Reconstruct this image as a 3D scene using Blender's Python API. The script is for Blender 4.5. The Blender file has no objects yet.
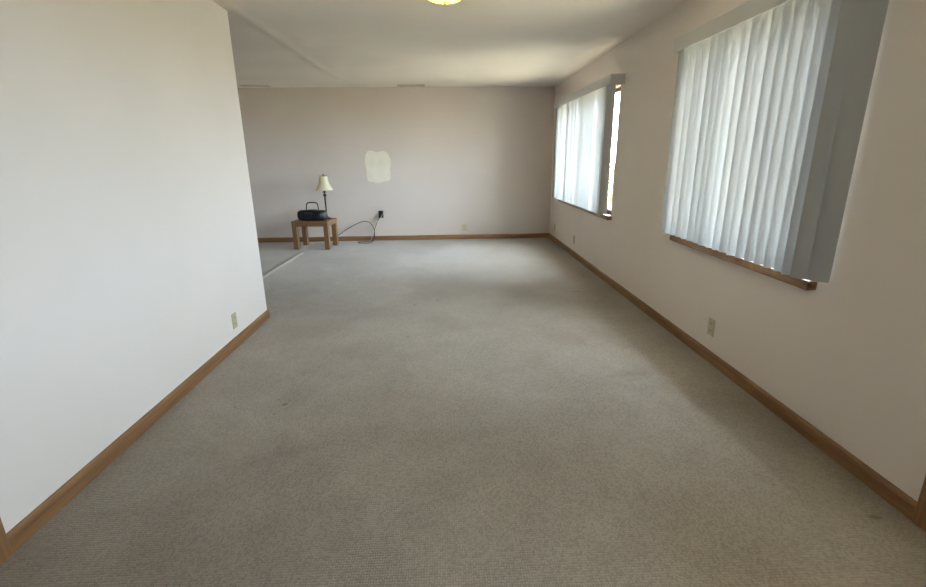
import bpy, bmesh, math, random
from mathutils import Matrix, Vector
random.seed(7)
sc = bpy.context.scene
COL = sc.collection

# ------------------------------------------------------------------ camera
CAMZ = 1.368
cam_d = bpy.data.cameras.new('camera'); cam = bpy.data.objects.new('camera', cam_d); COL.objects.link(cam)
cam_d.sensor_fit = 'HORIZONTAL'; cam_d.sensor_width = 36.0; cam_d.lens = 36.0*471/926; cam_d.clip_start = 0.02; cam_d.clip_end = 300
R = Matrix(((0.99927071, 0.02040485, -0.03227518), (-0.03668147, 0.27816782, -0.95983183), (-0.0106073, 0.96031573, 0.27871344)))
cam.matrix_world = Matrix.Translation((0, 0, CAMZ)) @ R.to_4x4()
sc.camera = cam

# ------------------------------------------------------------------ sky and exposure
SKY = 48.0
world = bpy.data.worlds.new('overcast_sky'); sc.world = world; world.use_nodes = True
bg = world.node_tree.nodes['Background']
bg.inputs[0].default_value = (0.73, 0.835, 1.0, 1); bg.inputs[1].default_value = SKY

def portal(name, x, y0, y1, z0, z1):
    l = bpy.data.lights.new(name, 'AREA'); l.shape = 'RECTANGLE'; l.size = z1-z0; l.size_y = y1-y0
    l.cycles.is_portal = True
    o = bpy.data.objects.new(name, l); COL.objects.link(o)
    o.location = (x, (y0+y1)/2, (z0+z1)/2); o.rotation_euler = (0, math.pi/2, 0)
W1 = (2.155, 3.48, 0.775, 2.07)      # y0, y1, z0, z1 of the openings in the right wall
W2 = (5.07, 7.24, 0.740, 2.07)
PD = (0.47, 1.37, 0.02, 2.05)      # outside door beside the camera, its glazed upper half added to light the left wall
FILL_LITE = (0.60, 1.25, 0.70, 1.95)
for n, q in (('sky_portal_near', W1), ('sky_portal_far', W2), ('sky_portal_door', FILL_LITE)):
    portal(n, 1.95, *q)

sc.view_settings.view_transform = 'Standard'; sc.view_settings.look = 'None'
sc.view_settings.exposure = 0.0; sc.view_settings.gamma = 1.0; sc.view_settings.use_curve_mapping = False

# ------------------------------------------------------------------ materials
MATS = {}
def mat(name, col, rough=0.6, spec=0.3, metal=0.0, noise=None, bump=None, emit=None):
    """noise=(scale, amount, detail) varies the colour, bump=(scale, strength, distance)"""
    if name in MATS: return MATS[name]
    m = bpy.data.materials.new(name); m.use_nodes = True; nt = m.node_tree
    b = nt.nodes['Principled BSDF']
    b.inputs['Base Color'].default_value = (*col, 1); b.inputs['Roughness'].default_value = rough
    b.inputs['Specular IOR Level'].default_value = spec; b.inputs['Metallic'].default_value = metal
    tc = nt.nodes.new('ShaderNodeTexCoord')
    if noise:
        n = nt.nodes.new('ShaderNodeTexNoise'); n.inputs['Scale'].default_value = noise[0]; n.inputs['Detail'].default_value = noise[2]
        nt.links.new(tc.outputs['Object'], n.inputs['Vector'])
        r = nt.nodes.new('ShaderNodeValToRGB')
        a = noise[1]
        r.color_ramp.elements[0].position = 0.3; r.color_ramp.elements[1].position = 0.7
        r.color_ramp.elements[0].color = (*[c*(1-a) for c in col], 1); r.color_ramp.elements[1].color = (*[min(1, c*(1+a)) for c in col], 1)
        nt.links.new(n.outputs['Fac'], r.inputs[0]); nt.links.new(r.outputs[0], b.inputs['Base Color'])
    if bump:
        n2 = nt.nodes.new('ShaderNodeTexNoise'); n2.inputs['Scale'].default_value = bump[0]; n2.inputs['Detail'].default_value = 3
        nt.links.new(tc.outputs['Object'], n2.inputs['Vector'])
        bp = nt.nodes.new('ShaderNodeBump'); bp.inputs['Strength'].default_value = bump[1]; bp.inputs['Distance'].default_value = bump[2]
        nt.links.new(n2.outputs['Fac'], bp.inputs['Height']); nt.links.new(bp.outputs[0], b.inputs['Normal'])
    if emit:
        b.inputs['Emission Color'].default_value = (*emit[0], 1); b.inputs['Emission Strength'].default_value = emit[1]
    MATS[name] = m
    return m

def wood(name, c0, c1, rough=0.45, axis=1, spec=0.35):
    if name in MATS: return MATS[name]
    m = bpy.data.materials.new(name); m.use_nodes = True; nt = m.node_tree; b = nt.nodes['Principled BSDF']
    tc = nt.nodes.new('ShaderNodeTexCoord'); mp = nt.nodes.new('ShaderNodeMapping')
    s = [40, 40, 40]; s[axis] = 2.2
    mp.inputs['Scale'].default_value = s
    nt.links.new(tc.outputs['Object'], mp.inputs['Vector'])
    n = nt.nodes.new('ShaderNodeTexNoise'); n.inputs['Scale'].default_value = 1.0; n.inputs['Detail'].default_value = 5; n.inputs['Distortion'].default_value = 0.6
    nt.links.new(mp.outputs[0], n.inputs['Vector'])
    r = nt.nodes.new('ShaderNodeValToRGB'); r.color_ramp.elements[0].position = 0.3; r.color_ramp.elements[1].position = 0.72
    r.color_ramp.elements[0].color = (*c0, 1); r.color_ramp.elements[1].color = (*c1, 1)
    nt.links.new(n.outputs['Fac'], r.inputs[0]); nt.links.new(r.outputs[0], b.inputs['Base Color'])
    b.inputs['Roughness'].default_value = rough; b.inputs['Specular IOR Level'].default_value = spec
    MATS[name] = m
    return m

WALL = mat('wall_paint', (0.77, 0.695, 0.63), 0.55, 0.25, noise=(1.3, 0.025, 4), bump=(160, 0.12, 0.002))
WALLL = mat('wall_paint_lit_tone', (0.78, 0.735, 0.695), 0.55, 0.25, noise=(1.3, 0.02, 4), bump=(160, 0.12, 0.002))  # wall colour lightened to stand in for light the left wall lacks
WALLB = mat('wall_paint_shade_tone', (0.60, 0.525, 0.465), 0.55, 0.25, noise=(1.3, 0.03, 4), bump=(160, 0.12, 0.002))  # wall colour darkened to offset excess light on the far wall
CEIL = mat('ceiling_paint', (0.80, 0.745, 0.68), 0.7, 0.2, noise=(1.1, 0.05, 5), bump=(90, 0.25, 0.003))
PATCH = mat('spackle_cream', (0.74, 0.69, 0.565), 0.8, 0.1, noise=(9, 0.04, 4))
BASE = wood('stained_baseboard', (0.17, 0.085, 0.036), (0.29, 0.158, 0.072), 0.4, 1)
BASEX = wood('stained_baseboard_cross', (0.17, 0.085, 0.036), (0.29, 0.158, 0.072), 0.4, 0)
CASE = wood('stained_casing', (0.17, 0.085, 0.036), (0.29, 0.158, 0.072), 0.4, 2)
OAK = wood('oak_upright', (0.15, 0.08, 0.035), (0.27, 0.152, 0.07), 0.45, 2)
OAKX = wood('oak_flat', (0.15, 0.08, 0.035), (0.27, 0.152, 0.07), 0.45, 0)
OAKY = wood('oak_side', (0.15, 0.08, 0.035), (0.27, 0.152, 0.07), 0.45, 1)
IVORY = mat('ivory_plastic', (0.54, 0.47, 0.33), 0.4, 0.4)
IVORYD = mat('ivory_receptacle', (0.50, 0.45, 0.32), 0.4, 0.4)
BLACK = mat('black_plastic', (0.012, 0.013, 0.016), 0.35, 0.5)
TEAL = mat('dark_green_plastic', (0.006, 0.011, 0.012), 0.35, 0.4)
GRILLE = mat('speaker_mesh', (0.012, 0.016, 0.018), 0.6, 0.4, noise=(220, 0.6, 1))
SILVERISH = mat('grey_plastic', (0.035, 0.045, 0.05), 0.35, 0.5)
BRONZE = mat('dark_bronze', (0.035, 0.022, 0.018), 0.4, 0.5, 0.3, noise=(30, 0.3, 3))
VINYL = mat('valance_vinyl', (0.62, 0.62, 0.60), 0.45, 0.35)
METAL = mat('white_register_metal', (0.55, 0.52, 0.47), 0.5, 0.4)
SHADOWED = mat('grey_duct', (0.30, 0.28, 0.25), 0.8, 0.1)
DARK = mat('dark_void', (0.02, 0.02, 0.02), 0.9, 0.1)
WHITE = mat('white_frame', (0.75, 0.75, 0.73), 0.4, 0.4)
CORDK = mat('dark_cord', (0.06, 0.05, 0.045), 0.5, 0.3)
CORDW = mat('pale_cord', (0.50, 0.46, 0.38), 0.5, 0.3)
BRASS = mat('brass', (0.55, 0.38, 0.14), 0.3, 0.5, 0.9)
LAWN = mat('dry_ground', (0.55, 0.44, 0.28), 0.9, 0.1, noise=(3, 0.4, 6))
LEAF = mat('leaf_green', (0.10, 0.19, 0.05), 0.7, 0.2, noise=(6, 0.4, 3))
BARK = mat('bark', (0.12, 0.085, 0.06), 0.9, 0.1, noise=(20, 0.4, 4))
GLOW = mat('lit_frosted_glass', (0.9, 0.8, 0.5), 0.4, 0.3, emit=((1.0, 0.72, 0.032), 12.0))

def glass_mat():
    m = bpy.data.materials.new('window_glass'); m.use_nodes = True; nt = m.node_tree; nt.nodes.clear()
    t = nt.nodes.new('ShaderNodeBsdfTransparent'); t.inputs[0].default_value = (0.94, 0.97, 0.96, 1)
    g = nt.nodes.new('ShaderNodeBsdfGlossy'); g.inputs['Roughness'].default_value = 0.02
    mx = nt.nodes.new('ShaderNodeMixShader'); mx.inputs[0].default_value = 0.05
    o = nt.nodes.new('ShaderNodeOutputMaterial')
    nt.links.new(t.outputs[0], mx.inputs[1]); nt.links.new(g.outputs[0], mx.inputs[2]); nt.links.new(mx.outputs[0], o.inputs[0])
    return m
GLASS = glass_mat()

def thin_mat(name, refl, trans, tcol, gloss=0.05):
    """thin translucent sheet: diffuse on the face, some light through"""
    m = bpy.data.materials.new(name); m.use_nodes = True; nt = m.node_tree; nt.nodes.clear()
    d = nt.nodes.new('ShaderNodeBsdfDiffuse'); d.inputs[0].default_value = (*refl, 1)
    t = nt.nodes.new('ShaderNodeBsdfTranslucent'); t.inputs[0].default_value = (*tcol, 1)
    mx = nt.nodes.new('ShaderNodeMixShader'); mx.inputs[0].default_value = trans
    g = nt.nodes.new('ShaderNodeBsdfGlossy'); g.inputs['Roughness'].default_value = 0.35
    m2 = nt.nodes.new('ShaderNodeMixShader'); m2.inputs[0].default_value = gloss
    o = nt.nodes.new('ShaderNodeOutputMaterial')
    nt.links.new(d.outputs[0], mx.inputs[1]); nt.links.new(t.outputs[0], mx.inputs[2])
    nt.links.new(mx.outputs[0], m2.inputs[1]); nt.links.new(g.outputs[0], m2.inputs[2]); nt.links.new(m2.outputs[0], o.inputs[0])
    return m
VANE = thin_mat('vane_vinyl', (0.43, 0.435, 0.43), 0.005, (0.88, 0.97, 1.0), 0.02)
SHADE = thin_mat('cream_fabric_shade', (0.78, 0.70, 0.50), 0.3, (0.85, 0.75, 0.5), 0.0)

def carpet_mat():
    m = bpy.data.materials.new('berber_carpet'); m.use_nodes = True; nt = m.node_tree; N = nt.nodes; L = nt.links
    b = N['Principled BSDF']; b.inputs['Roughness'].default_value = 0.95; b.inputs['Specular IOR Level'].default_value = 0.08
    b.inputs['Sheen Weight'].default_value = 0.25; b.inputs['Sheen Roughness'].default_value = 0.5
    tc = N.new('ShaderNodeTexCoord')
    mp = N.new('ShaderNodeMapping'); mp.inputs['Scale'].default_value = (112, 92, 1); L.new(tc.outputs['Object'], mp.inputs['Vector'])
    v = N.new('ShaderNodeTexVoronoi'); v.inputs['Scale'].default_value = 1.0; v.inputs['Randomness'].default_value = 0.35; v.voronoi_dimensions = '2D'
    L.new(mp.outputs[0], v.inputs['Vector'])
    # large soiling
    def noise(scale, detail, rough=0.55, dist=0.0):
        n = N.new('ShaderNodeTexNoise'); n.inputs['Scale'].default_value = scale; n.inputs['Detail'].default_value = detail
        n.inputs['Roughness'].default_value = rough; n.inputs['Distortion'].default_value = dist
        L.new(tc.outputs['Object'], n.inputs['Vector']); return n.outputs['Fac']
    def ramp(fac, p0, c0, p1, c1):
        r = N.new('ShaderNodeValToRGB'); r.color_ramp.elements[0].position = p0; r.color_ramp.elements[1].position = p1
        r.color_ramp.elements[0].color = (*c0, 1); r.color_ramp.elements[1].color = (*c1, 1); L.new(fac, r.inputs[0]); return r.outputs[0]
    def mul(a, c, f=1.0):
        x = N.new('ShaderNodeMix'); x.data_type = 'RGBA'; x.blend_type = 'MULTIPLY'; x.inputs[0].default_value = f
        L.new(a, x.inputs[6]); L.new(c, x.inputs[7]); return x.outputs[2]
    col = ramp(noise(1.1, 5, 0.6, 0.4), 0.36, (0.305, 0.262, 0.217), 0.64, (0.385, 0.340, 0.292))
    col = mul(col, ramp(noise(5.0, 6, 0.65), 0.3, (0.92, 0.915, 0.91), 0.62, (1, 1, 1)))
    sp = N.new('ShaderNodeSeparateColor'); L.new(v.outputs['Color'], sp.inputs[0])
    col = mul(col, ramp(sp.outputs[0], 0.05, (0.82, 0.81, 0.79), 0.7, (1.0, 1.0, 1.0)))      # every loop has its own shade
    col = mul(col, ramp(v.outputs['Distance'], 0.2, (1.0, 1.0, 1.0), 0.8, (0.74, 0.71, 0.66)))
    col = mul(col, ramp(noise(170, 2), 0.3, (0.85, 0.84, 0.82), 0.7, (1.08, 1.08, 1.08)))
    # small dark spots of dirt
    col = mul(col, ramp(noise(7.0, 1), 0.76, (1, 1, 1), 0.80, (0.55, 0.52, 0.5)))
    # soiled places with a shape of their own: (x, y, radius x, radius y, strength)
    for (sx, sy, rx, ry, k) in ((-0.82, 2.0, 0.34, 0.42, 0.20), (-0.95, 2.55, 0.3, 0.5, 0.08), (1.15, 1.9, 0.22, 0.3, 0.10), (1.2, 2.75, 0.4, 0.16, 0.18), (0.1, 2.3, 0.25, 0.5, 0.06), (0.5, 4.3, 0.6, 0.2, 0.07), (1.0, 3.3, 0.12, 0.35, 0.12), (1.35, 4.7, 0.35, 0.05, 0.2)):
        m2 = N.new('ShaderNodeMapping'); m2.vector_type = 'POINT'
        m2.inputs['Location'].default_value = (-sx/rx, -sy/ry, 0); m2.inputs['Scale'].default_value = (1/rx, 1/ry, 0)
        L.new(tc.outputs['Object'], m2.inputs['Vector'])
        wv = N.new('ShaderNodeTexNoise'); wv.inputs['Scale'].default_value = 2.2; L.new(m2.outputs[0], wv.inputs['Vector'])
        ad = N.new('ShaderNodeVectorMath'); ad.operation = 'LENGTH'; L.new(m2.outputs[0], ad.inputs[0])
        sm = N.new('ShaderNodeMath'); sm.operation = 'ADD'; L.new(ad.outputs['Value'], sm.inputs[0]); L.new(wv.outputs['Fac'], sm.inputs[1])
        col = mul(col, ramp(sm.outputs[0], 0.55, (1-k, 1-k*1.05, 1-k*1.1), 1.4, (1, 1, 1)))
    L.new(col, b.inputs['Base Color'])
    bp = N.new('ShaderNodeBump'); bp.inputs['Strength'].default_value = 0.7; bp.inputs['Distance'].default_value = 0.004; bp.invert = True
    L.new(v.outputs['Distance'], bp.inputs['Height']); 
    bp2 = N.new('ShaderNodeBump'); bp2.inputs['Strength'].default_value = 0.25; bp2.inputs['Distance'].default_value = 0.008
    L.new(noise(6, 3), bp2.inputs['Height']); L.new(bp2.outputs[0], bp.inputs['Normal']); L.new(bp.outputs[0], b.inputs['Normal'])
    return m
CARPET = carpet_mat()

# ------------------------------------------------------------------ mesh helpers
def link(name, me, m, parent=None, smooth=False):
    if m: me.materials.append(m)
    if smooth:
        for p in me.polygons: p.use_smooth = True
    o = bpy.data.objects.new(name, me); COL.objects.link(o)
    if parent: o.parent = parent
    return o
def obj(name, bm, m, parent=None, smooth=False):
    me = bpy.data.meshes.new(name); bmesh.ops.recalc_face_normals(bm, faces=bm.faces[:]); bm.to_mesh(me); bm.free()
    return link(name, me, m, parent, smooth)
def box(x0, x1, y0, y1, z0, z1, bev=0.0, seg=2):
    bm = bmesh.new()
    bmesh.ops.create_cube(bm, size=1, matrix=Matrix.Translation(((x0+x1)/2, (y0+y1)/2, (z0+z1)/2)) @ Matrix.Diagonal((x1-x0, y1-y0, z1-z0, 1)))
    if bev: bmesh.ops.bevel(bm, geom=bm.edges[:], offset=bev, segments=seg, affect='EDGES', profile=0.5)
    return bm
def lathe(profile, n=32, bm=None, at=(0, 0, 0)):
    bm = bm or bmesh.new(); rings = []
    for r, z in profile:
        if r < 1e-5: rings.append([bm.verts.new((at[0], at[1], at[2]+z))])
        else: rings.append([bm.verts.new((at[0]+r*math.cos(2*math.pi*i/n), at[1]+r*math.sin(2*math.pi*i/n), at[2]+z)) for i in range(n)])
    for a, b in zip(rings, rings[1:]):
        for i in range(n):
            j = (i+1) % n
            if len(a) == 1 and len(b) == 1: continue
            if len(a) == 1: bm.faces.new((a[0], b[i], b[j]))
            elif len(b) == 1: bm.faces.new((a[i], a[j], b[0]))
            else: bm.faces.new((a[i], a[j], b[j], b[i]))
    return bm
def smooth_path(pts, n=8):
    P = [Vector(p) for p in pts]; P = [2*P[0]-P[1]] + P + [2*P[-1]-P[-2]]; out = []
    for i in range(1, len(P)-2):
        for k in range(n):
            t = k/n; a, b, c, d = P[i-1:i+3]
            out.append(0.5*((2*b)+(c-a)*t+(2*a-5*b+4*c-d)*t*t+(3*b-a-3*c+d)*t**3))
    out.append(P[-2]); return out
def tube(pts, r, n=8, bm=None, radii=None):
    bm = bm or bmesh.new(); rings = []
    up = Vector((0.13, 0.31, 1)).normalized()
    for i, p in enumerate(pts):
        t = (pts[min(i+1, len(pts)-1)]-pts[max(i-1, 0)]).normalized()
        u = t.cross(up)
        if u.length < 1e-3: u = t.cross(Vector((1, 0, 0)))
        u.normalize(); v = u.cross(t); rr = radii[i] if radii else r
        rings.append([bm.verts.new(p+rr*(math.cos(2*math.pi*k/n)*u+math.sin(2*math.pi*k/n)*v)) for k in range(n)])
    for a, b in zip(rings, rings[1:]):
        for k in range(n): bm.faces.new((a[k], a[(k+1) % n], b[(k+1) % n], b[k]))
    bm.faces.new(rings[0]); bm.faces.new(rings[-1][::-1])
    return bm
def empty(name, loc=(0, 0, 0), rz=0.0):
    o = bpy.data.objects.new(name, None); COL.objects.link(o); o.location = loc; o.rotation_euler = (0, 0, rz); o.empty_display_size = 0.1
    return o
def tag(o, label, cat, group=None, kind=None):
    o['label'] = label; o['category'] = cat
    if group: o['group'] = group
    if kind: o['kind'] = kind
    return o
def struct(o, label, cat): return tag(o, label, cat, kind='structure')

def wall_mesh(axis, p0, p1, a0, a1, z0, z1, holes=()):
    """one welded wall slab between planes p0 and p1; holes = (a0, a1, z0, z1)"""
    A = sorted({a0, a1, *[h[0] for h in holes], *[h[1] for h in holes]}); Z = sorted({z0, z1, *[h[2] for h in holes], *[h[3] for h in holes]})
    bm = bmesh.new(); vs = {}
    def V(p, a, z):
        k = (p, a, z)
        if k not in vs: vs[k] = bm.verts.new((p, a, z) if axis == 'x' else (a, p, z))
        return vs[k]
    def solid(i, j):
        if not (0 <= i < len(A)-1 and 0 <= j < len(Z)-1): return False
        ca, cz = (A[i]+A[i+1])/2, (Z[j]+Z[j+1])/2
        return not any(h[0] < ca < h[1] and h[2] < cz < h[3] for h in holes)
    for i in range(len(A)-1):
        for j in range(len(Z)-1):
            if not solid(i, j): continue
            a, b, c, d = A[i], A[i+1], Z[j], Z[j+1]
            for p in (p0, p1): bm.faces.new((V(p, a, c), V(p, b, c), V(p, b, d), V(p, a, d)))
            if not solid(i-1, j): bm.faces.new((V(p0, a, c), V(p0, a, d), V(p1, a, d), V(p1, a, c)))
            if not solid(i+1, j): bm.faces.new((V(p0, b, c), V(p0, b, d), V(p1, b, d), V(p1, b, c)))
            if not solid(i, j-1): bm.faces.new((V(p0, a, c), V(p0, b, c), V(p1, b, c), V(p1, a, c)))
            if not solid(i, j+1): bm.faces.new((V(p0, a, d), V(p0, b, d), V(p1, b, d), V(p1, a, d)))
    return bm

# ------------------------------------------------------------------ room shell
XL, XR, YB, YR, ZC = -1.613, 1.785, 8.10, -1.60, 2.44
YE = 4.052                      # end of the left wall
XF = -5.0                       # far wall of the side room
DL = (0.55, 1.372, 0.0, 2.05)   # doorway in the left wall
T = 0.13

# floor with the carpet seam raised a little along x = -2.2
xs = [XF-T, -4, -3, -2.6, -2.36, -2.29, -2.255, -2.235, -2.22, -2.205, -2.19, -2.17, -2.145, -2.11, -2.05, -1.9, -1.6, -1.0, 0, 1.0, XR+T]
ys = [YR-T, 0, 1.5, 3, 4, 4.5] + [4.8+0.1*i for i in range(27)] + [7.6, 7.9, YB+T]
def floor_h(x, y):
    f = max(0, min(1, (y-4.6)/0.5))*max(0, min(1, (7.5-y)/0.5)); d = x+2.205+0.012*math.sin(y*3)
    return f*(0.006*math.exp(-((d-0.01)/0.06)**2))
def grid(xs, ys, h):
    me = bpy.data.meshes.new('grid'); nx = len(xs)
    vs = [(x, y, h(x, y)) for y in ys for x in xs]
    fs = [(j*nx+i, j*nx+i+1, (j+1)*nx+i+1, (j+1)*nx+i) for j in range(len(ys)-1) for i in range(nx-1)]
    me.from_pydata(vs, [], fs); return me
fl = link('floor', grid(xs, ys, floor_h), CARPET, smooth=True)
struct(fl, 'worn beige looped carpet covering the whole floor', 'floor')

def strip_bm():
    bm = bmesh.new(); rings = []
    for i in range(28):
        y = 4.4+2.7*i/27; xc = -2.225+0.03*i/27+0.006*math.sin(y*3); z = floor_h(xc, y)
        rings.append([bm.verts.new((xc+dx, y, z+dz)) for dx, dz in ((-0.03, -0.002), (-0.026, 0.008), (-0.01, 0.013), (0.01, 0.012), (0.03, 0.006), (0.04, -0.002))])
    for a, b in zip(rings, rings[1:]):
        for k in range(5): bm.faces.new((a[k], a[k+1], b[k+1], b[k]))
    bm.faces.new(rings[0]); bm.faces.new(rings[-1][::-1])
    return bm
sm_ = obj('carpet_seam', strip_bm(), mat('seam_yarn', (0.37, 0.345, 0.31), 0.9, 0.1, noise=(60, 0.15, 3)), fl, True); sm_['label'] = 'pale raised carpet seam'

# ceiling with the plaster ridge left where the wall line goes on
def ridge_x(y):
    if y < 4.9: return -1.56+0.05*(y-3.84)/1.06
    if y < 6.3: return -1.51
    return -1.51+0.115*(y-6.3)**2*0.95
def ceil_h(x, y):
    f = max(0, min(1, (y-3.5)/0.5)); d = x-ridge_x(y)-0.012*math.sin(y*2.1)
    h = -0.011*math.exp(-(d/0.05)**2)*f*(0.8+0.35*math.sin(y*4.3)+0.2*math.sin(y*11)) - 0.009*f*math.exp(-((d-0.20)/0.17)**2)*(0.7+0.5*math.sin(y*5+d*9)+0.25*math.sin(y*13-d*21)) 
    h += 0.0025*math.sin(x*2.3+y*0.9)+0.002*math.sin(y*3.1-x)
    return ZC+h
cx = [XF-T, -4, -3.2, -2.6, -2.2, -1.95]+[-1.9+0.03*i for i in range(50)]+[-0.4+0.15*i for i in range(15)]+[XR+T]
cy = [YR-T, -0.5, 0.5, 1.5, 2.5, 3.2]+[3.4+0.08*i for i in range(59)]+[YB+T]
ce = link('ceiling', grid(cx, cy, ceil_h), CEIL, smooth=True)
struct(ce, 'off-white plaster ceiling with a patched ridge and grey smudges', 'ceiling')
roof = obj('ceiling_slab', box(XF-T, XR+T+0.5, YR-T, YB+T, ZC+0.03, ZC+0.2), DARK, ce)

wr = obj('wall_right', wall_mesh('x', XR, XR+T, YR-T, YB+T, -0.05, ZC+0.05, [W1, W2, PD]), WALL)
struct(wr, 'off-white window wall on the right with two blinds', 'wall')
wl = obj('wall_left', wall_mesh('x', XL-T, XL, YR-T, YE, -0.05, ZC+0.05, [DL]), WALLL)
struct(wl, 'bright white wall on the left ending at a corner', 'wall')
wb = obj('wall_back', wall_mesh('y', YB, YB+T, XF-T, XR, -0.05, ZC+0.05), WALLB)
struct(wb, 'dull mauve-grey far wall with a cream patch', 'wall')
wz = obj('wall_rear', wall_mesh('y', YR-T, YR, XF-T, XR, -0.05, ZC+0.05), WALL)
struct(wz, 'plain off-white wall behind the viewer', 'wall')
wf = obj('wall_side_room', wall_mesh('x', XF-T, XF, YR, YB, -0.05, ZC+0.05), WALL)
struct(wf, 'plain off-white end wall of the side room', 'wall')

# paint patch on the far wall
def patch_bm():
    bm = bmesh.new(); n = 56; rng = random.Random(3); fr = []; bk = []
    for i in range(n):
        a = 2*math.pi*i/n; c, s = math.cos(a), math.sin(a)
        r = (abs(c)**5+abs(s)**5)**(-1/5)
        k = 1+0.035*math.sin(3*a+0.6)+0.03*math.sin(7*a)+0.03*(rng.random()-0.5)
        x, z = -1.112+0.20*r*c*k, 1.222+0.245*r*s*k
        fr.append(bm.verts.new((x*1.0, YB-0.0025, z))); bk.append(bm.verts.new((-1.112+(x+1.112)*1.02, YB+0.001, 1.222+(z-1.222)*1.02)))
    bm.faces.new(fr)
    for i in range(n): bm.faces.new((fr[i], fr[(i+1) % n], bk[(i+1) % n], bk[i]))
    return bm
pp = obj('paint_patch', patch_bm(), PATCH, wb); pp['label'] = 'rounded cream spackle patch'

# baseboards: moulded profile swept along a straight run
BH, BT = 0.078, 0.014
def base_run(name, p, q, inward, m, label):
    """p, q floor points; inward = unit vector into the room"""
    p, q, nrm = Vector((*p, 0)), Vector((*q, 0)), Vector((*inward, 0))
    prof = [(0, 0), (BT, 0), (BT, BH*0.72), (BT*0.85, BH*0.86), (BT*0.45, BH*0.97), (0, BH)]
    bm = bmesh.new(); A = [bm.verts.new(p+nrm*d+Vector((0, 0, z))) for d, z in prof]; B = [bm.verts.new(q+nrm*d+Vector((0, 0, z))) for d, z in prof]
    for i in range(len(prof)):
        j = (i+1) % len(prof); bm.faces.new((A[i], A[j], B[j], B[i]))
    bm.faces.new(A); bm.faces.new(B[::-1])
    return struct(obj(name, bm, m), label, 'baseboard')
YC = 1.435                     # far edge of both casings
base_run('baseboard_right', (XR, YC), (XR, YB), (-1, 0), BASE, 'brown stained baseboard along the window wall')
base_run('baseboard_left', (XL, YC), (XL, YE+BT), (1, 0), BASE, 'brown stained baseboard along the bright left wall')
base_run('baseboard_left_end', (XL-T-BT, YE), (XL, YE), (0, 1), BASEX, 'brown baseboard around the end of the left wall')
base_run('baseboard_back', (XF, YB), (XR-BT, YB), (0, -1), BASEX, 'brown stained baseboard along the far wall')
base_run('baseboard_rear', (XL, YR), (XR, YR), (0, 1), BASEX, 'brown baseboard along the wall behind the viewer')

# door casings and doors beside the camera
def casing(name, x, side, y0, y1, ztop, label):
    root = empty(name, (x, (y0+y1)/2, 0)); s = side
    cw, ct = 0.065, 0.02
    def part(nm, ya, yb, za, zb):
        xa, xb = sorted((x, x+s*ct)); o = obj(nm, box(xa, xb, ya, yb, za, zb, 0.004), CASE, root); o.matrix_parent_inverse = Matrix.Translation(root.location).inverted()
    part('casing_board', y1, y1+cw, 0, ztop+cw); part('casing_board', y0-cw, y0, 0, ztop+cw); part('head_casing', y0, y1, ztop, ztop+cw)
    return struct(root, label, 'door trim')
casing('trim_1', XL, 1, DL[0], DL[1], DL[3], 'brown wooden door casing at the near end of the left wall')
casing('trim_2', XR, -1, PD[0], PD[1], PD[3], 'brown wooden door casing at the near end of the window wall')

def with_parts(name, parts, loc):
    """Empty at loc; parts = (name, bm in world space, material[, smooth])"""
    root = empty(name, loc); inv = Matrix.Translation(loc).inverted(); out = []
    for p in parts:
        bm = p[1]; bmesh.ops.transform(bm, matrix=inv, verts=bm.verts[:]); out.append(obj(p[0], bm, p[2], root, len(p) > 3 and p[3]))
    return root, out
d1, dp = with_parts('door_1', [('door_leaf', box(XL-0.085, XL-0.045, DL[0]+0.003, DL[1]-0.003, 0.012, DL[3]-0.003, 0.002), CASE)], (XL-0.065, 0.96, 0))
hb = lathe([(0, 0), (0.03, 0), (0.03, 0.006), (0.012, 0.012), (0.012, 0.03), (0.026, 0.045), (0.027, 0.06), (0.015, 0.07), (0, 0.072)], 20)
bmesh.ops.transform(hb, matrix=Matrix.Translation((0.02, -0.34, 0.95)) @ Matrix.Rotation(math.pi/2, 4, 'Y'), verts=hb.verts[:])
kn = obj('door_knob', hb, BRASS, dp[0], True)
struct(d1, 'closed brown wooden door in the left wall', 'door')
def frame_boxes(x0, x1, y0, y1, z0, z1, w):
    return [box(x0, x1, y0, y0+w, z0, z1, 0.003), box(x0, x1, y1-w, y1, z0, z1, 0.003), box(x0, x1, y0+w, y1-w, z0, z0+w, 0.003), box(x0, x1, y0+w, y1-w, z1-w, z1, 0.003)]
d2, dq = with_parts('door_2', [('door_leaf', wall_mesh('x', XR+0.045, XR+0.085, PD[0]+0.003, PD[1]-0.003, 0.032, PD[3]-0.003, [FILL_LITE]), CASE)], (XR+0.065, 0.92, 0))
hb = lathe([(0, 0), (0.03, 0), (0.03, 0.006), (0.012, 0.012), (0.012, 0.03), (0.026, 0.045), (0.027, 0.06), (0.015, 0.07), (0, 0.072)], 20)
bmesh.ops.transform(hb, matrix=Matrix.Translation((-0.02, -0.405, 0.95)) @ Matrix.Rotation(-math.pi/2, 4, 'Y'), verts=hb.verts[:])
obj('door_knob', hb, BRASS, dq[0], True)
gp = box(-0.003, 0.003, FILL_LITE[0]-0.92, FILL_LITE[1]-0.92, FILL_LITE[2], FILL_LITE[3]); obj('glass_pane', gp, GLASS, dq[0])
struct(d2, 'brown wooden door with a glazed upper half added for light in the window wall', 'door')

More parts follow.
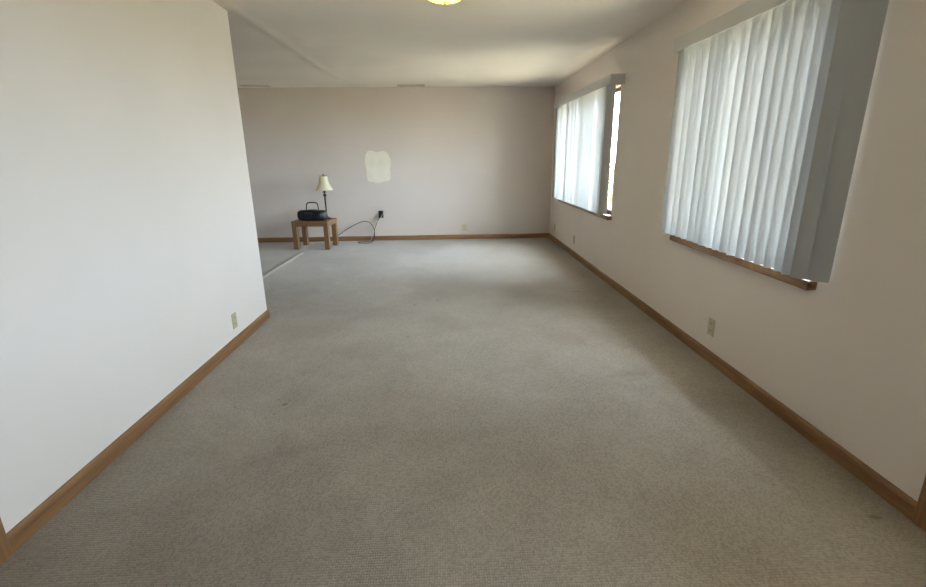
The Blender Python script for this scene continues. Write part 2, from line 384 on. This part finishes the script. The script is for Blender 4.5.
# ------------------------------------------------------------------ windows
def window(name, W, label, nm):
    y0, y1, z0, z1 = W; J = 0.018; parts = []
    parts += [('jamb', box(XR+0.002, XR+T, y0, y0+J, z0, z1), CASE), ('jamb', box(XR+0.002, XR+T, y1-J, y1, z0, z1), CASE), ('head_jamb', box(XR+0.002, XR+T, y0+J, y1-J, z1-J, z1), BASE)]
    parts.append(('sill', box(XR-0.048, XR+T, y0-0.02, y1+0.11, z0-0.048, z0, 0.004), BASE))
    ya, yb, za, zb = y0+J, y1-J, z0, z1-J; n = nm
    for k in range(n):
        a, b = ya+(yb-ya)*k/n, ya+(yb-ya)*(k+1)/n
        parts += [('sash_stile' if q < 2 else 'sash_rail', bb, CASE if q < 2 else BASE) for q, bb in enumerate(frame_boxes(XR+0.07, XR+0.105, a, b, za, zb, 0.035))]
        parts.append(('glass_pane', box(XR+0.085, XR+0.090, a+0.03, b-0.03, za+0.03, zb-0.03), GLASS))
    r, _ = with_parts(name, parts, (XR, (y0+y1)/2, z0)); return struct(r, label, 'window')
window('window_1', W1, 'nearer wood-trimmed window with a brown sill under the wide blind', 2)
window('window_2', W2, 'farther wood-trimmed window next to the room corner', 3)

# ------------------------------------------------------------------ vertical blinds
VW = 0.089
def vane_mesh(h):
    bm = bmesh.new(); cols = 6; rows = []
    zs = [0.0, -0.015, -0.25*h, -0.5*h, -0.75*h, -h+0.008, -h]
    for r, z in enumerate(zs):
        k = 0.94 if r == len(zs)-1 else 1.0
        if r == 0: k = 0.55
        rows.append([bm.verts.new((0.0015*(1-(2*c/cols-1)**2), k*VW*(c/cols-0.5), z)) for c in range(cols+1)])
    for a, b in zip(rows, rows[1:]):
        for c in range(cols): bm.faces.new((a[c], a[c+1], b[c+1], b[c]))
    me = bpy.data.meshes.new('vane'); bm.to_mesh(me); bm.free(); me.materials.append(VANE)
    for p in me.polygons: p.use_smooth = True
    return me
XV = 1.702
def blind(label, ya, yb, zt, zb, vanes, valance_ends):
    """vanes = list of (y, angle in degrees, lean in degrees)"""
    root = empty('vertical_blind', (XV, (ya+yb)/2, zt)); loc = root.location.copy(); inv = Matrix.Translation(loc).inverted()
    v0, v1 = valance_ends; xf = 1.640; zv0, zv1 = zt-0.045, zt+0.050
    def put(nm, bm, m):
        bmesh.ops.transform(bm, matrix=inv, verts=bm.verts[:]); return obj(nm, bm, m, root)
    put('valance', box(xf, xf+0.005, v0, v1, zv0, zv1, 0.0015, 1), VINYL)
    put('valance_return', box(xf+0.005, XR-0.001, v0, v0+0.005, zv0, zv1, 0.001, 1), VINYL)
    put('valance_return', box(xf+0.005, XR-0.001, v1-0.005, v1, zv0, zv1, 0.001, 1), VINYL)
    put('headrail', box(XV-0.02, XV+0.02, v0+0.01, v1-0.01, zt+0.002, zt+0.038, 0.003, 1), WHITE)
    put('wall_bracket', box(XV+0.02, XR-0.001, v0+0.2, v0+0.23, zt+0.03, zt+0.045), METAL)
    put('wall_bracket', box(XV+0.02, XR-0.001, v1-0.23, v1-0.2, zt+0.03, zt+0.045), METAL)
    me = vane_mesh(zt-zb)
    for (y, ang, lean, dx) in vanes:
        v = bpy.data.objects.new('vane', me); COL.objects.link(v); v.parent = root
        v.location = (dx, y-loc.y, 0.0)
        # at angle 0 the vane lies along the wall; a positive angle swings its near edge to the wall
        v.rotation_euler = (math.radians(lean), 0, math.radians(ang)+math.pi)
    return tag(root, label, 'blind', 'vertical blinds')
rng = random.Random(11)
v1 = []
y = 3.585
while y > 2.25:
    v1.append((y, 49+rng.uniform(-9, 9), rng.uniform(-0.15, 0.15), 0)); y -= 0.0826
v1.append((2.19, 58, -0.2, -0.004))
v1 += [(2.125, 46, 0, -0.012), (2.07, 46, 0, 0.026)]
blind('nearer vertical blind with wide white vanes and grey end vanes', 2.0, 3.64, 2.105, 0.790, v1, (1.96, 3.648))
v2 = []
y = 7.40
while y > 5.22:
    v2.append((y, 71+rng.uniform(-6, 6), rng.uniform(-0.1, 0.1), 0)); y -= 0.0826
v2 += [(5.185, 62, 0, 0.0), (5.135, 82, 0, 0.008)]
blind('farther vertical blind with narrow white vanes by the room corner', 5.0, 7.5, 2.085, 0.748, v2, (4.97, 7.50))

# ------------------------------------------------------------------ ceiling light
cl = empty('ceiling_light', (0.02, 3.45, ZC))
obj('mounting_pan', lathe([(0, 0.0), (0.150, 0.0), (0.155, -0.008), (0.155, -0.022), (0.148, -0.026), (0, -0.026)], 40), METAL, cl, True)
obj('glass_dome', lathe([(0.146, -0.024), (0.150, -0.034), (0.146, -0.052), (0.128, -0.075), (0.10, -0.092), (0.06, -0.104), (0.025, -0.108), (0, -0.109)], 40), GLOW, cl, True)
obj('finial', lathe([(0, -0.107), (0.009, -0.109), (0.009, -0.116), (0.004, -0.122), (0, -0.124)], 16), BRASS, cl, True)
tag(cl, 'lit round yellow glass dome light on the ceiling', 'ceiling light')

# ------------------------------------------------------------------ ceiling vents
def vent(x, y, label):
    r = empty('ceiling_vent', (x, y, ZC)); w, d = 0.40, 0.13
    obj('backing', box(-w/2+0.01, w/2-0.01, -d/2+0.01, d/2-0.01, -0.004, 0.0), SHADOWED, r)
    for s in (-1, 1):
        obj('frame_bar', box(-w/2, w/2, s*d/2-0.012, s*d/2+0.012, -0.014, 0, 0.003), METAL, r)
        obj('frame_bar', box(s*w/2-0.012, s*w/2+0.012, -d/2+0.012, d/2-0.012, -0.014, 0, 0.003), METAL, r)
    for k in range(5):
        b = box(-w/2+0.013, w/2-0.013, -0.009, 0.009, -0.001, 0.001)
        bmesh.ops.transform(b, matrix=Matrix.Translation((0, -0.04+0.02*k, -0.009)) @ Matrix.Rotation(math.radians(28), 4, 'X'), verts=b.verts[:])
        obj('louver', b, METAL, r)
    return tag(r, label, 'vent', 'ceiling vents')
vent(-2.85, 7.86, 'slim ceiling vent over the table, next to the left wall end')
vent(-0.50, 7.92, 'slim ceiling vent above the cream patch near the far wall')

# ------------------------------------------------------------------ outlets
def outlet(loc, rz, label, plate=IVORY, rec=IVORYD, w=0.072, h=0.116, plug=False):
    """local: faces -y"""
    r = empty('wall_outlet', loc, rz)
    p = obj('cover_plate', box(-w/2, w/2, -0.006, 0.0, -h/2, h/2, 0.0025), plate, r)
    for s in (-1, 1):
        bm = box(-0.017, 0.017, -0.009, -0.005, s*0.0245-0.0145, s*0.0245+0.0145, 0.003)
        q = obj('receptacle', bm, rec, r)
        for t in (-1, 1): obj('slot', box(t*0.0065-0.0012, t*0.0065+0.0012, -0.0094, -0.0088, s*0.0245-0.002, s*0.0245+0.007), DARK, q)
    sb = lathe([(0, 0), (0.0035, 0), (0.003, 0.0012), (0, 0.0015)], 10)
    bmesh.ops.transform(sb, matrix=Matrix.Translation((0, -0.006, 0)) @ Matrix.Rotation(math.pi/2, 4, 'X'), verts=sb.verts[:])
    obj('screw', sb, METAL, r)
    return tag(r, label, 'outlet', 'wall outlets')
outlet((XR, 2.945, 0.240), -math.pi/2, 'ivory outlet under the nearer window')
outlet((XR, 6.495, 0.235), -math.pi/2, 'ivory outlet under the farther window')
outlet((XR, 7.70, 0.235), -math.pi/2, 'small ivory outlet at the room corner under the farther blind')
outlet((XL, 3.414, 0.200), math.pi/2, 'ivory outlet on the bright left wall')
outlet((0.31, YB, 0.200), 0, 'square ivory outlet on the bare far wall', w=0.10, h=0.116)
BO = (-1.105, YB, 0.445)
outlet(BO, 0, 'black outlet plate on the far wall under the cream patch', BLACK, BLACK, w=0.08, h=0.12)

# ------------------------------------------------------------------ side table
RZ = math.radians(-6.0); TX, TY = -2.08, 7.545
tb = empty('side_table', (TX, TY, 0), RZ)
tw, td, th, lg, ap = 0.575, 0.445, 0.443, 0.074, 0.082
obj('tabletop', box(-tw/2, tw/2, -td/2, td/2, th-0.028, th, 0.006), OAKX, tb)
for sx in (-1, 1):
    for sy in (-1, 1):
        cx_, cy_ = sx*(tw/2-lg/2-0.002), sy*(td/2-lg/2-0.002)
        obj('leg', box(cx_-lg/2, cx_+lg/2, cy_-lg/2, cy_+lg/2, 0.002, th-0.028, 0.005), OAK, tb)
for s in (-1, 1):
    ya = s*(td/2-0.014)
    obj('apron', box(-tw/2+lg, tw/2-lg, ya-0.010, ya+0.010, th-ap, th-0.028, 0.002), OAKX, tb)
    xa = s*(tw/2-0.014)
    obj('apron', box(xa-0.010, xa+0.010, -td/2+lg, td/2-lg, th-ap, th-0.028, 0.002), OAKY, tb)
tag(tb, 'small square-legged oak side table against the far wall', 'table')

# ------------------------------------------------------------------ boombox on the table
bx_ = empty('boombox', (-2.075, 7.45, th), math.radians(-14))
def superloft(secs, n=28, e=3.0):
    """sections along x: (x, half depth, half height, z centre)"""
    bm = bmesh.new(); rings = []
    for x, hy, hz, zc in secs:
        ring = []
        for i in range(n):
            a = 2*math.pi*i/n; c, s = math.cos(a), math.sin(a)
            r = (abs(c)**e+abs(s)**e)**(-1/e)
            ring.append(bm.verts.new((x, hy*r*c, zc+hz*r*s)))
        rings.append(ring)
    for a, b in zip(rings, rings[1:]):
        for i in range(n): bm.faces.new((a[i], a[(i+1) % n], b[(i+1) % n], b[i]))
    bm.faces.new(rings[0]); bm.faces.new(rings[-1][::-1]); return bm
Hb = 0.072
bx_.scale = (0.97, 1, 1.12)
body = obj('body', superloft([(-0.225, 0.06, 0.048, Hb), (-0.218, 0.085, 0.06, Hb), (-0.19, 0.105, 0.069, Hb), (-0.12, 0.115, 0.071, Hb), (0.12, 0.115, 0.071, Hb), (0.19, 0.105, 0.069, Hb), (0.218, 0.085, 0.06, Hb), (0.225, 0.06, 0.048, Hb)]), TEAL, bx_, True)
for s in (-1, 1):
    g = lathe([(0.052, 0.0), (0.054, 0.006), (0.048, 0.010), (0.03, 0.013), (0, 0.014)], 28)
    bmesh.ops.transform(g, matrix=Matrix.Translation((s*0.145, -0.108, Hb)) @ Matrix.Rotation(math.pi/2, 4, 'X'), verts=g.verts[:])
    sg = obj('speaker_grille', g, GRILLE, bx_, True)
obj('cassette_door', box(-0.075, 0.075, -0.121, -0.110, Hb-0.045, Hb+0.012, 0.004), BLACK, bx_)
obj('tuner_panel', box(-0.08, 0.08, -0.120, -0.110, Hb+0.020, Hb+0.046, 0.003), SILVERISH, bx_)
obj('disc_lid', lathe([(0.0, 0.150), (0.05, 0.149), (0.075, 0.146), (0.08, 0.140), (0.08, 0.134), (0, 0.134)], 32), BLACK, bx_, True)
obj('end_trim', superloft([(0.219, 0.070, 0.050, Hb), (0.2285, 0.062, 0.044, Hb), (0.231, 0.045, 0.03, Hb)]), SILVERISH, bx_, True)
for k in range(5): obj('button', box(-0.07+0.03*k, -0.048+0.03*k, -0.075, -0.060, 0.136, 0.146, 0.002), SILVERISH, bx_)
hp = smooth_path([(-0.115, 0.02, 0.125), (-0.105, 0.02, 0.19), (-0.09, 0.02, 0.228), (-0.05, 0.02, 0.240), (0.0, 0.02, 0.242), (0.05, 0.02, 0.240), (0.085, 0.02, 0.228), (0.098, 0.02, 0.19), (0.105, 0.02, 0.125)], 6)
hh = tube(hp, 0.009, 8)
obj('handle', hh, BLACK, bx_, True)
tag(bx_, 'dark green portable stereo with a carry handle on the oak table', 'stereo')

# ------------------------------------------------------------------ table lamp
lp = empty('table_lamp', (-1.91, 7.655, th))
obj('base', lathe([(0, 0), (0.072, 0), (0.074, 0.008), (0.06, 0.016), (0.035, 0.026), (0.018, 0.04), (0.012, 0.055)], 32), BRONZE, lp, True)
obj('stem', lathe([(0.012, 0.05), (0.016, 0.07), (0.011, 0.09), (0.0125, 0.20), (0.0145, 0.32), (0.013, 0.345), (0.026, 0.355), (0.030, 0.368), (0.022, 0.382), (0.012, 0.39), (0.012, 0.405), (0.034, 0.412), (0.034, 0.418), (0.012, 0.424), (0.010, 0.45), (0.008, 0.50), (0.004, 0.665), (0, 0.666)], 24), BRONZE, lp, True)
# bell shade with six soft panels
def shade_bm():
    bm = bmesh.new(); n = 48; rings = []
    for t in [i/10 for i in range(11)]:
        r = 0.062+0.078*(t**2.5)*0.86+0.010*t; z = 0.660-0.215*t; ring = []
        for i in range(n):
            a = 2*math.pi*i/n; k = 1-0.05*(1-abs(math.cos(3*a)))*t
            ring.append(bm.verts.new((r*k*math.cos(a), r*k*math.sin(a), z)))
        rings.append(ring)
    for a, b in zip(rings, rings[1:]):
        for i in range(n): bm.faces.new((a[i], b[i], b[(i+1) % n], a[(i+1) % n]))
    return bm
sh = obj('lamp_shade', shade_bm(), SHADE, lp, True)
obj('shade_trim', tube([Vector((0.063*math.cos(a*math.pi/12), 0.063*math.sin(a*math.pi/12), 0.660)) for a in range(25)], 0.003, 6), BRONZE, sh, True)
obj('finial', lathe([(0, 0.660), (0.006, 0.664), (0.005, 0.670), (0.010, 0.678), (0.009, 0.688), (0, 0.696)], 16), BRONZE, lp, True)
tag(lp, 'slim bronze table lamp with a cream bell shade behind the stereo', 'lamp')

# ------------------------------------------------------------------ cords
c1 = smooth_path([(-1.90, 7.73, 0.455), (-1.91, 7.79, 0.447), (-1.90, 7.815, 0.36), (-1.84, 7.86, 0.15), (-1.79, 7.90, 0.145), (-1.66, 7.94, 0.225), (-1.50, 7.97, 0.31), (-1.38, 7.98, 0.345), (-1.28, 7.97, 0.32), (-1.215, 7.94, 0.22), (-1.21, 7.90, 0.08), (-1.25, 7.82, 0.016), (-1.36, 7.79, 0.010), (-1.48, 7.84, 0.010), (-1.44, 7.92, 0.010), (-1.32, 7.96, 0.010), (-1.25, 8.02, 0.03), (-1.22, 8.05, 0.20), (-1.16, 8.065, 0.34), (-1.115, 8.07, 0.415)], 7)
cd = empty('power_cord', (-1.115, 8.06, 0.415)); inv = Matrix.Translation(cd.location).inverted()
b = tube(c1, 0.0055, 7); bmesh.ops.transform(b, matrix=inv, verts=b.verts[:]); obj('wire', b, CORDK, cd, True)
obj('plug', box(-0.015, 0.015, -0.018, 0.029, -0.014, 0.024, 0.004), BLACK, cd)
tag(cd, 'thin dark lamp cord looping from the table to the black outlet', 'cord')
c2 = smooth_path([(-1.075, 8.06, 0.46), (-1.10, 8.035, 0.40), (-1.18, 8.00, 0.31), (-1.25, 7.97, 0.20), (-1.27, 7.98, 0.06), (-1.33, 8.02, 0.008), (-1.60, 8.04, 0.006), (-1.95, 8.0, 0.006), (-2.35, 7.93, 0.006), (-2.6, 7.86, 0.006), (-2.75, 7.90, 0.006), (-2.9, 7.94, 0.006)], 7)
cp = empty('extension_cable', (-1.075, 8.06, 0.465)); inv = Matrix.Translation(cp.location).inverted()
b = tube(c2, 0.004, 7); bmesh.ops.transform(b, matrix=inv, verts=b.verts[:]); obj('wire', b, CORDW, cp, True)
obj('plug', box(-0.012, 0.012, -0.012, 0.029, -0.010, 0.022, 0.004), BLACK, cp)
tag(cp, 'pale cable running from the black outlet along the baseboard', 'cord')

# ------------------------------------------------------------------ outdoors
gr = obj('yard_ground', box(XR+T+0.02, 60, -40, 60, -0.35, -0.25), LAWN); struct(gr, 'pale dry yard outside the windows', 'ground')
def shrub(x, y, h, label):
    r = empty('shrub', (x, y, -0.25)); rr = random.Random(int(x*10))
    bm = bmesh.new()
    for k in range(7):
        a = k*0.9; t = [Vector((0.04*math.cos(a), 0.04*math.sin(a), 0)), Vector((0.2*math.cos(a), 0.2*math.sin(a), h*0.4)), Vector((0.5*math.cos(a)*(0.5+0.5*rr.random()), 0.5*math.sin(a), h*0.9))]
        tube(smooth_path(t, 4), 0.02, 6, bm)
    obj('stems', bm, BARK, r)['kind'] = 'stuff'
    bm = bmesh.new()
    for k in range(900):
        u = Vector((rr.gauss(0, 1), rr.gauss(0, 1), rr.gauss(0, 1))).normalized()*(rr.random()**0.4)
        c = Vector((u.x*0.75, u.y*0.75, h*0.58+u.z*h*0.44)); s = 0.07
        m = Matrix.Translation(c) @ Matrix.Rotation(rr.random()*6.28, 4, 'Z') @ Matrix.Rotation(rr.random()*3, 4, 'X')
        vs = [bm.verts.new(m @ Vector(p)) for p in ((-s, 0, 0), (0, -s*0.4, 0.01), (s, 0, 0), (0, s*0.4, 0.01))]; bm.faces.new(vs)
    obj('foliage', bm, LEAF, r)['kind'] = 'stuff'
    tag(r, label, 'shrub')
shrub(4.6, 13.3, 1.5, 'green shrub glimpsed outside the farther window')

ev = obj('eave_sky_block', box(XR+T+0.005, XR+T+0.45, YR-0.6, YB+0.6, 2.42, 2.56, 0.01), WHITE); struct(ev, 'unseen white eave added to block high sky above the windows', 'roof')  # unseen overhang, added to cut high sky light at the windows

po = empty('porch_sky_block', (XR+T+1.3, 0.9, -0.25))  # unseen porch, added to keep steep sky light off the near floor
obj('roof_slab', box(-0.84, 0.9, -1.6, 0.9, 2.67, 2.81, 0.01), WHITE, po)
for yy in (-1.5, 0.8): obj('post', box(0.75, 0.85, yy-0.05, yy+0.05, 0, 2.67, 0.006), WHITE, po)
struct(po, 'unseen white porch added to block high sky at the glazed door', 'porch')
